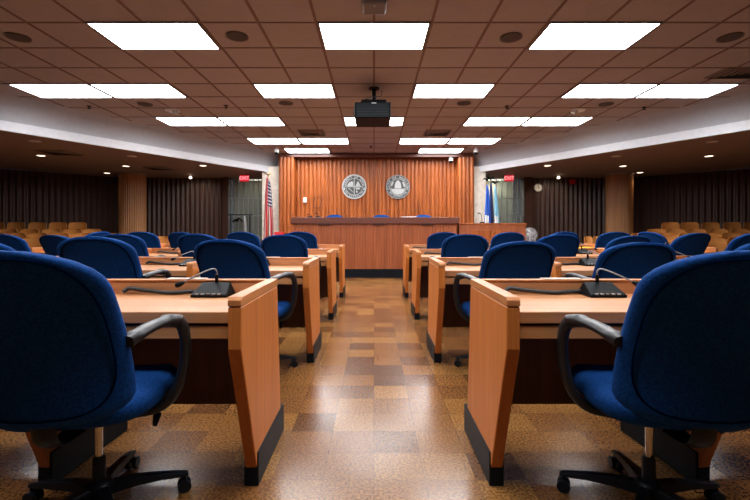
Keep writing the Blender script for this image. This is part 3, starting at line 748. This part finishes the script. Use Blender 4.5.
def desk(sg, row, c):
    y0 = ROWY[row]; A, Bq = FP[c]+Vector((0, y0)), FP[c+1]+Vector((0, y0))
    mid = (A+Bq)/2; o = Vector((-sg*-1*mid.x if False else (mid.x if sg < 0 else -mid.x), mid.y+.3))
    place = 'beside the aisle' if c == 0 else ORD[c]+' out from the aisle'
    lab = 'light wood council desk, %s, %s of the aisle, %s' % (ROWN[row], SIDEN[sg], 'beside the aisle' if c == 0 else ORD[c]+' one outward')
    t = empty('council_desk', (o.x, o.y, 0), 0, lab, 'desk', 'wooden council desks')
    if c == 0: panel_part(t, A, PHI[0], o, sg)
    panel_part(t, Bq, PHI[c+1], o, sg)
    da = Vector((math.sin(PHI[c]), math.cos(PHI[c]))); db = Vector((math.sin(PHI[c+1]), math.cos(PHI[c+1])))
    u = (Bq-A).normalized(); a0 = A+u*.028; b0 = Bq-u*.028
    def quad(t0, t1, z0, z1, name, mat, par=t, bevel=.004, ins=0):
        pts = [a0+u*ins+da*t0, b0-u*ins+db*t0, b0-u*ins+db*t1, a0+u*ins+da*t1]
        pts = [((q.x if sg < 0 else -q.x)-o.x, q.y-o.y) for q in pts]
        if sg > 0: pts = pts[::-1]
        b_ = B(); prism(b_, pts, z0, z1); return obj(name, b_, mat, par, bevel=bevel)
    quad(.075, .56, .742, .790, 'desktop', M['desk_x'])
    quad(.082, .50, .678, .731, 'drawer_rail', M['rail'])
    quad(.095, .12, .729, .743, 'slot_spacer', M['void'], ins=.05, bevel=0)
    quad(.56, .60, .66, .852, 'riser', M['desk_edge'])
    quad(.555, .605, .852, .862, 'riser_cap', M['cap'], bevel=.003)
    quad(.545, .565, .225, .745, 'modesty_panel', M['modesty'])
    return a0, u, da
NC = [2, 3, 5, 5]
for row in range(4):
    for sg in (-1, 1):
        for c in range(NC[row]): desk(sg, row, c)

# microphones -------------------------------------------------------------
def mic_unit(sg, X, Y, z, rz, lab, cablelen=.55, cable=True):
    t = empty('microphone_unit', (X, Y, z), rz, lab, 'microphone', 'desk microphone units')
    s = -sg                                    # head swings outward, away from the aisle
    b_ = B(); P = [(-.085, -.065), (.085, -.065), (.085, .065), (-.085, .065)]
    v = [b_.verts.new(p) for p in ((-.088,-.075,0),(.088,-.075,0),(.088,.07,0),(-.088,.07,0),(-.088,-.075,.014),(.088,-.075,.014),(.070,.030,.062),(-.070,.030,.062),(.070,.05,.055),(-.070,.05,.055))]
    for f in ((0,3,2,1),(0,1,5,4),(4,5,6,7),(7,6,8,9),(9,8,2,3),(1,2,8,6,5),(0,4,7,9,3)): b_.faces.new([v[i] for i in f])
    obj('base', b_, M['black'], t, bevel=.004)
    for k in range(5):
        b_ = B(); x0 = -.065+k*.027; a = Vector((x0, -.072, .0165)); box(b_, x0, x0+.014, -.073, -.063, .014, .0205); obj('button', b_, M['silver'] if k != 2 else M['vent'], t)
    b_ = B(); tube(b_, [(0, .035, .05), (0, .037, .10)], .009, 10); obj('socket', b_, M['black'], t, smooth=True)
    gp = curve_pts([(0, .037, .09), (0, .036, .118), (sg*.02, .03, .13), (sg*.07, -.01, .108), (sg*.132, -.058, .071)])
    b_ = B(); tube(b_, gp, .0042, 7); obj('gooseneck', b_, M['neck'], t, smooth=True)
    b_ = B(); tube(b_, [(sg*.125, -.052, .074), (sg*.137, -.062, .068), (sg*.152, -.074, .060), (sg*.158, -.078, .057)], [.006, .0125, .013, .006], 10); obj('mic_head', b_, M['black'], t, smooth=True)
    if cable:
        b_ = B(); L = cablelen
        tube(b_, curve_pts([(-.07, .045, .015), (-.15, .03, .014), (-L*.5, .015, .012), (-L*.8, .035, .022), (-L*.95, .04, .030), (-L, .025, .012)]), .0105, 8); obj('cable', b_, M['black_soft'], t, smooth=True)
for sg in (-1, 1):
    for row in range(4):
        for c in range(NC[row]):
            if row == 0 and c == 1: continue
            A, Bq = FP[c], FP[c+1]; u = (Bq-A).normalized(); n = Vector((u.y, -u.x)); n = n if n.y > 0 else -n
            lat = (.265 if c else (.265 if row == 0 else .50)) if sg < 0 else .60
            q = A+u*lat+n*.495+Vector((0, ROWY[row]))
            X = q.x if sg < 0 else -q.x
            lab = 'black gooseneck microphone on the %s desk %s, %s of the aisle' % (ROWN[row], 'beside the aisle' if c == 0 else ORD[c]+' outward', SIDEN[sg])
            mic_unit(sg, X, q.y, .790, (TH[c] if sg > 0 else -TH[c]), lab, .47)
# name plates on the risers by the aisle
for sg in (-1, 1):
    for row in range(3):
        b_ = B(); box(b_, -.10, .10, -.02, .02, 0, .005); o = obj('name_plate', b_, M['plate'], loc=(sg*(.97 if sg > 0 else .97), ROWY[row]+.58, .862))
        tag(o, 'thin pale name plate on the %s aisle desk, %s of the aisle' % (ROWN[row], SIDEN[sg]), 'name plate', 'name plates')
# papers
P = px(591, 251.5, 7.02); b_ = B(); box(b_, -.11, .11, -.14, .14, 0, .012); o = obj('folder', b_, M['yellow'], loc=(3.80, 7.52, .790)); o.rotation_euler.z = .35
tag(o, 'bright yellow folder on a far right desk', 'folder')
# ------------------------------------------------------------------ office chairs
def backrest_bm():
    b_ = B(); nz, nx = 22, 20; H0, H1 = .0, .57
    def halfw(v):
        if v > .80:
            q = (v-.80)/.20; return .252*(1-.0)*(max(0, 1-q**2.6))**.42*.98+.004 if q < 1 else .004
        if v < .16:
            q = (.16-v)/.16; return .258*(1-q**2.4)**.45*.55+.258*.45 if q < 1 else .258*.45
        return .258-.006*((v-.16)/.64)
    fr, bk = [], []
    for j in range(nz+1):
        v = j/nz; v = .5-.5*math.cos(PI*v); w_ = halfw(v)
        z = .525+.54*v
        yc = -.345-.05*v-.185*v**1.6+.02*math.sin(PI*v)
        rf, rb = [], []
        for i in range(nx+1):
            u = -1+2*i/nx; u = math.sin(u*PI/2); x = u*w_
            wrap = .045*(x/.27)**2
            e = 1-min(1, max(abs(u)**8, 0)); ev = min(1, min(v, 1-v)/.06+.15)
            th = .045*e**.5*ev**.5+.006
            crown = .022*(1-(x/.27)**2)*(1 if v > .5 else 0)*max(0, (v-.5)/.5)
            zz = z+crown-.0*abs(x) - (0 if v < .5 else .0)
            lower = -.02*(1-(x/.27)**2)*max(0, (.3-v)/.3)
            rf.append((x, yc+wrap+th*.75, zz+lower)); rb.append((x, yc+wrap-th*.75, zz+lower))
        fr.append(rf); bk.append(rb)
    rings = [f+b[::-1] for f, b in zip(fr, bk)]
    ring_loft(b_, rings)
    bmesh.ops.remove_doubles(b_, verts=b_.verts, dist=.0004)
    return b_
def seam_bm():                  # the piped border on the back of the backrest
    b_ = B(); pts = []
    for k in range(60):
        a = 2*PI*k/60; ca, sa = math.cos(a), math.sin(a); n = 3.6
        X = (.232-.008*(sa+1)/2)*(abs(ca)**(2/n))*(1 if ca > 0 else -1); v = .505+.455*(abs(sa)**(2/n))*(1 if sa > 0 else -1)
        z = .525+.54*v+.022*(1-(X/.27)**2)*max(0, (v-.5)/.5)-.02*(1-(X/.27)**2)*max(0, (.3-v)/.3)
        y = -.345-.05*v-.185*v**1.6+.02*math.sin(PI*v)+.045*(X/.27)**2-.0375
        pts.append(Vector((X, y, z)))
    rings = []
    for i, p in enumerate(pts):
        t = (pts[(i+1)%60]-pts[i-1]).normalized(); s = t.cross(Vector((0, -1, 0))).normalized(); u = s.cross(t)
        rings.append([p+s*math.cos(2*PI*k/6)*.0035+u*math.sin(2*PI*k/6)*.0035 for k in range(6)])
    ring_loft(b_, rings, closed=True); return b_
def seat_bm():
    b_ = B(); rings = []
    for z, k in ((.452, .78), (.457, .90), (.475, .975), (.50, 1.0), (.522, .985), (.537, .93), (.545, .8), (.545, .3)):
        r = []
        for i in range(36):
            a = 2*PI*i/36; n = 3.4; ca, sa = math.cos(a), math.sin(a)
            r.append((.272*k*abs(ca)**(2/n)*(1 if ca > 0 else -1), -.03+.27*k*abs(sa)**(2/n)*(1 if sa > 0 else -1), z-(.035 if sa > .75 else 0)*k*.5))
        rings.append(r)
    ring_loft(b_, rings); return b_
def arm_bm(s):
    P = [(s*.258, -.375, .778), (s*.270, -.33, .790), (s*.288, -.26, .80), (s*.315, -.19, .803), (s*.341, -.13, .785), (s*.352, -.10, .73), (s*.350, -.085, .65), (s*.335, -.08, .56), (s*.30, -.075, .48), (s*.24, -.07, .435), (s*.15, -.07, .42)]
    pts = curve_pts(P, 5); b_ = B(); rings = []; n = 12
    for i, p in enumerate(pts):
        t = (pts[min(i+1, len(pts)-1)]-pts[max(i-1, 0)]).normalized()
        side = Vector((1, 0, 0)); side = (side-t*side.dot(t)).normalized(); up = side.cross(t)
        f = i/(len(pts)-1); wd = .029 if f < .4 else .019; hh = .015 if f < .3 else .024
        if f < .1: wd, hh = .022+.08*f, .020
        r = []
        for k in range(n):
            a = 2*PI*k/n; ca, sa = math.cos(a), math.sin(a)
            r.append(p+side*wd*abs(ca)**.7*(1 if ca > 0 else -1)+up*hh*abs(sa)**.7*(1 if sa > 0 else -1))
        rings.append(r)
    ring_loft(b_, rings); return b_
def make_chair():
    t = empty('office_chair', (0, 0, 0))
    bk = obj('backrest', backrest_bm(), M['blue'], t, smooth=True)
    obj('piping', seam_bm(), M['piping'], bk, smooth=True)
    obj('seat', seat_bm(), M['blue'], t, smooth=True)
    for s in (-1, 1): obj('armrest', arm_bm(s), M['arm'], t, smooth=True)
    b_ = B(); tube(b_, curve_pts([(0, -.10, .42), (0, -.25, .415), (0, -.335, .45), (0, -.36, .56), (0, -.375, .62)]), .024, 8, sx=1.6, flat=.5); obj('back_bracket', b_, M['base'], t, smooth=True)
    b_ = B(); box(b_, -.10, .10, -.12, .12, .395, .455); obj('tilt_mechanism', b_, M['base'], t, bevel=.012)
    b_ = B(); lathe(b_, [(.014, .21), (.014, .40)], n=16); obj('gas_cylinder', b_, M['chrome'], t, smooth=True)
    b_ = B(); lathe(b_, [(.024, .09), (.024, .215), (.020, .225)], n=16); lathe(b_, [(.045, .055), (.05, .07), (.05, .115), (.035, .13)], n=20); obj('hub', b_, M['base'], t, smooth=True)
    b_ = B(); tube(b_, [(.08, .02, .41), (.19, .0, .40), (.21, -.01, .395)], .006, 6); tube(b_, [(.20, .02, .405), (.225, -.02, .385), (.23, -.06, .365)], [.012, .02, .012], 8, sx=.8); obj('lever', b_, M['black'], t, smooth=True)
    for k in range(5):
        a = math.radians(90+72*k)
        c, s = math.cos(a), math.sin(a)
        b_ = B(); rings = []
        for r, hw, zt, zb in ((.03, .028, .115, .07), (.12, .024, .115, .078), (.22, .020, .102, .076), (.29, .018, .088, .068), (.325, .014, .08, .066)):
            rings.append([(r*c-q*s, r*s+q*c, z) for q, z in ((-hw, zb), (hw, zb), (hw*.8, zt), (-hw*.8, zt))])
        ring_loft(b_, rings); lg = obj('base_leg', b_, M['base'], t, bevel=.004)
        b_ = B()
        for off in (-.016, .016):
            ax = Vector((c*.31-s*off, s*.31+c*off, .0265)); nrm = Vector((-s, c, 0))*.009
            ring_loft(b_, [[ax+nrm*q+Vector((c*math.cos(2*PI*i/14), s*math.cos(2*PI*i/14), math.sin(2*PI*i/14)))*.0265 for i in range(14)] for q in (-1, 1)])
        box(b_, c*.31-.008, c*.31+.008, s*.31-.008, s*.31+.008, .03, .072)
        obj('caster', b_, M['base'], lg)
    return t
proto = make_chair()
# (side, row, col, pixel centre of the top, pixel row of the top, yaw degrees)
CH = [(-1,0,0, 17,250, 8), (1,0,0, 731,250, -8),
      (-1,1,0, 230,239, -5), (-1,1,1, 98,236.2, 8), (-1,1,2, -19,239, 4),
      (1,1,0, 519,241, 2), (1,1,1, 636,242, -6), (1,1,2, 763,239, 6),
      (-1,2,0, 284,234.5, 2), (-1,2,1, 200,233.6, -6), (-1,2,2, 122,233.8, 10), (-1,2,3, 60,234.8, -12), (-1,2,4, 5,233.8, 5),
      (1,2,0, 465,234, -2), (1,2,1, 557,234, 3), (1,2,2, 628,235.5, 4), (1,2,3, 690,232.8, 12), (1,2,4, 747,233, 12),
      (-1,3,0, 300,231.5, 4), (-1,3,1, 243,231.6, -3), (-1,3,2, 184,232, -8), (-1,3,3, 142,231.6, 8), (-1,3,4, 97,231.6, 74),
      (1,3,0, 444,232, -3), (1,3,1, 508,232, 2), (1,3,2, 562,231.6, 5), (1,3,3, 614,231.8, -10), (1,3,4, 652,231.8, -74)]
HUB = [1.69, 3.395, 5.10, 6.80]
STATE = ['beside the aisle', 'second from the aisle', 'third from the aisle', 'fourth from the aisle', 'fifth from the aisle']
first = True
for sg, row, c, x, y, yaw in CH:
    back = .57; hd = HUB[row]+(.0, .06, .12, .27, .62)[c]*(1 if row > 1 else .3); dt = hd-back
    X = (x-CX)/F*(dt+.10); th = math.radians(yaw)
    # hub position so that the backrest top lands at X
    hx = X-math.sin(th)*(back-.10); hy = dt+.10+math.cos(th)*(back-.10)
    ztop = CZ-(y-HY)/F*dt
    o = proto if first else copy_tree(proto); first = False
    o.location = (hx, hy, 0); o.rotation_euler = (0, 0, th); o.scale = (1, 1, ztop/1.087)
    tag(o, 'royal blue swivel office chair at the %s desks, %s side, %s' % (ROWN[row], SIDEN[sg], STATE[c]), 'office chair', 'blue office chairs')
# three chairs behind the dais, facing the room
for x, lab in ((334.5, 'blue chair top showing behind the dais ledge, leftmost of three'), (381.5, 'blue chair top showing behind the dais ledge, middle of three'), (423.5, 'blue chair top showing behind the dais ledge, rightmost of three')):
    o = copy_tree(proto); d = 11.15; o.location = ((x-CX)/F*(d+.4), d-.1, dz); o.rotation_euler = (0, 0, PI); o.scale = (1, 1, 1.0)
    tag(o, lab, 'office chair', 'blue office chairs')

# ------------------------------------------------------------------ audience seating
TIER = [(10.6, .44), (9.8, .27), (9.0, .18), (8.3, .10)]
XE = [7.1, 6.2, 5.35, 5.45]
for side, sg in (('left', -1), ('right', 1)):
    b_ = B()
    for i, (d, h) in enumerate(TIER):
        y0 = d-.50; y1 = (TIER[i-1][0]-.50) if i else 11.3
        xo = 12.0 if y1 < 9.4 else (12.35-(y1-9.0)*1.06)
        prism(b_, sorted([(0, 0)]) and [(sg*XE[i], y0), (sg*xo, y0), (sg*xo, y1), (sg*XE[i], y1)], 0, h)
    struct('tier_platform_'+side, b_, M['floor'])
def make_seat():
    t = empty('audience_seat', (0, 0, 0))
    b_ = B(); n = 14; rings = []
    for z, hw, bow in ((.40, .20, 0), (.50, .215, .0), (.70, .223, .0), (.79, .222, 0), (.83, .21, 0), (.852, .185, 0), (.865, .14, 0)):
        f = []; k = []
        for i in range(n+1):
            u = -1+2*i/n; x = u*hw; yy = .19+.10*(z-.4)-.05*u*u; f.append((x, yy, z)); k.append((x, yy+.016, z))
        rings.append(f+k[::-1])
    ring_loft(b_, rings); obj('backrest', b_, M['seat_wood'], t, smooth=True)
    b_ = B(); rings = []
    for y, hw, z in ((-.24, .19, .41), (-.2, .22, .43), (0, .225, .425), (.17, .21, .40)):
        rings.append([(-hw, y, z), (-hw*.3, y, z-.01), (hw*.3, y, z-.01), (hw, y, z), (hw, y, z+.016), (hw*.3, y, z+.006), (-hw*.3, y, z+.006), (-hw, y, z+.016)])
    ring_loft(b_, rings); obj('seat', b_, M['seat_wood'], t, smooth=True)
    b_ = B(); box(b_, -.02, .02, -.02, .14, 0, .41); box(b_, -.12, .12, -.10, .20, 0, .015); box(b_, -.02, .02, .12, .235, .38, .5); obj('pedestal', b_, M['base'], t)
    return t
sp = make_seat(); first = True
SEATS = {0: [-4, 16.5, 38, 58.5, 78], 1: [8.5, 30, 52, 73, 92], 2: [-4, 16.5, 38, 59.5, 82, 107], 3: [-14, 10, 34, 58]}
RN = ['back row', 'third row', 'second row', 'lowest row']
for sg in (-1, 1):
    for r, xs in SEATS.items():
        d, h = TIER[r]
        for i, x in enumerate(xs):
            X = (x-CX)/F*d
            if sg > 0: X = -X
            if abs(X) < XE[r]+.22: continue
            o = sp if first else copy_tree(sp); first = False
            o.location = (X, d-.2, h); o.rotation_euler = (0, 0, 0)
            tag(o, 'curved plywood audience seat, %s of the %s side tiers, %s from the outer wall' % (RN[r], SIDEN[sg], (ORD+['sixth'])[i]), 'audience seat', 'plywood audience seats')
for x, sg, lab in ((161, -1, 'single plywood chair standing before the left fluted wall'), (588, 1, 'left one of two plywood chairs before the right fluted wall'), (597, 1, 'right one of two plywood chairs before the right fluted wall')):
    d = 9.4; o = copy_tree(sp); o.location = ((x-CX)/F*d, d-.2, 0); o.scale = (.85 if sg < 0 else .42, 1, 1.12); tag(o, lab, 'chair', 'loose plywood chairs')
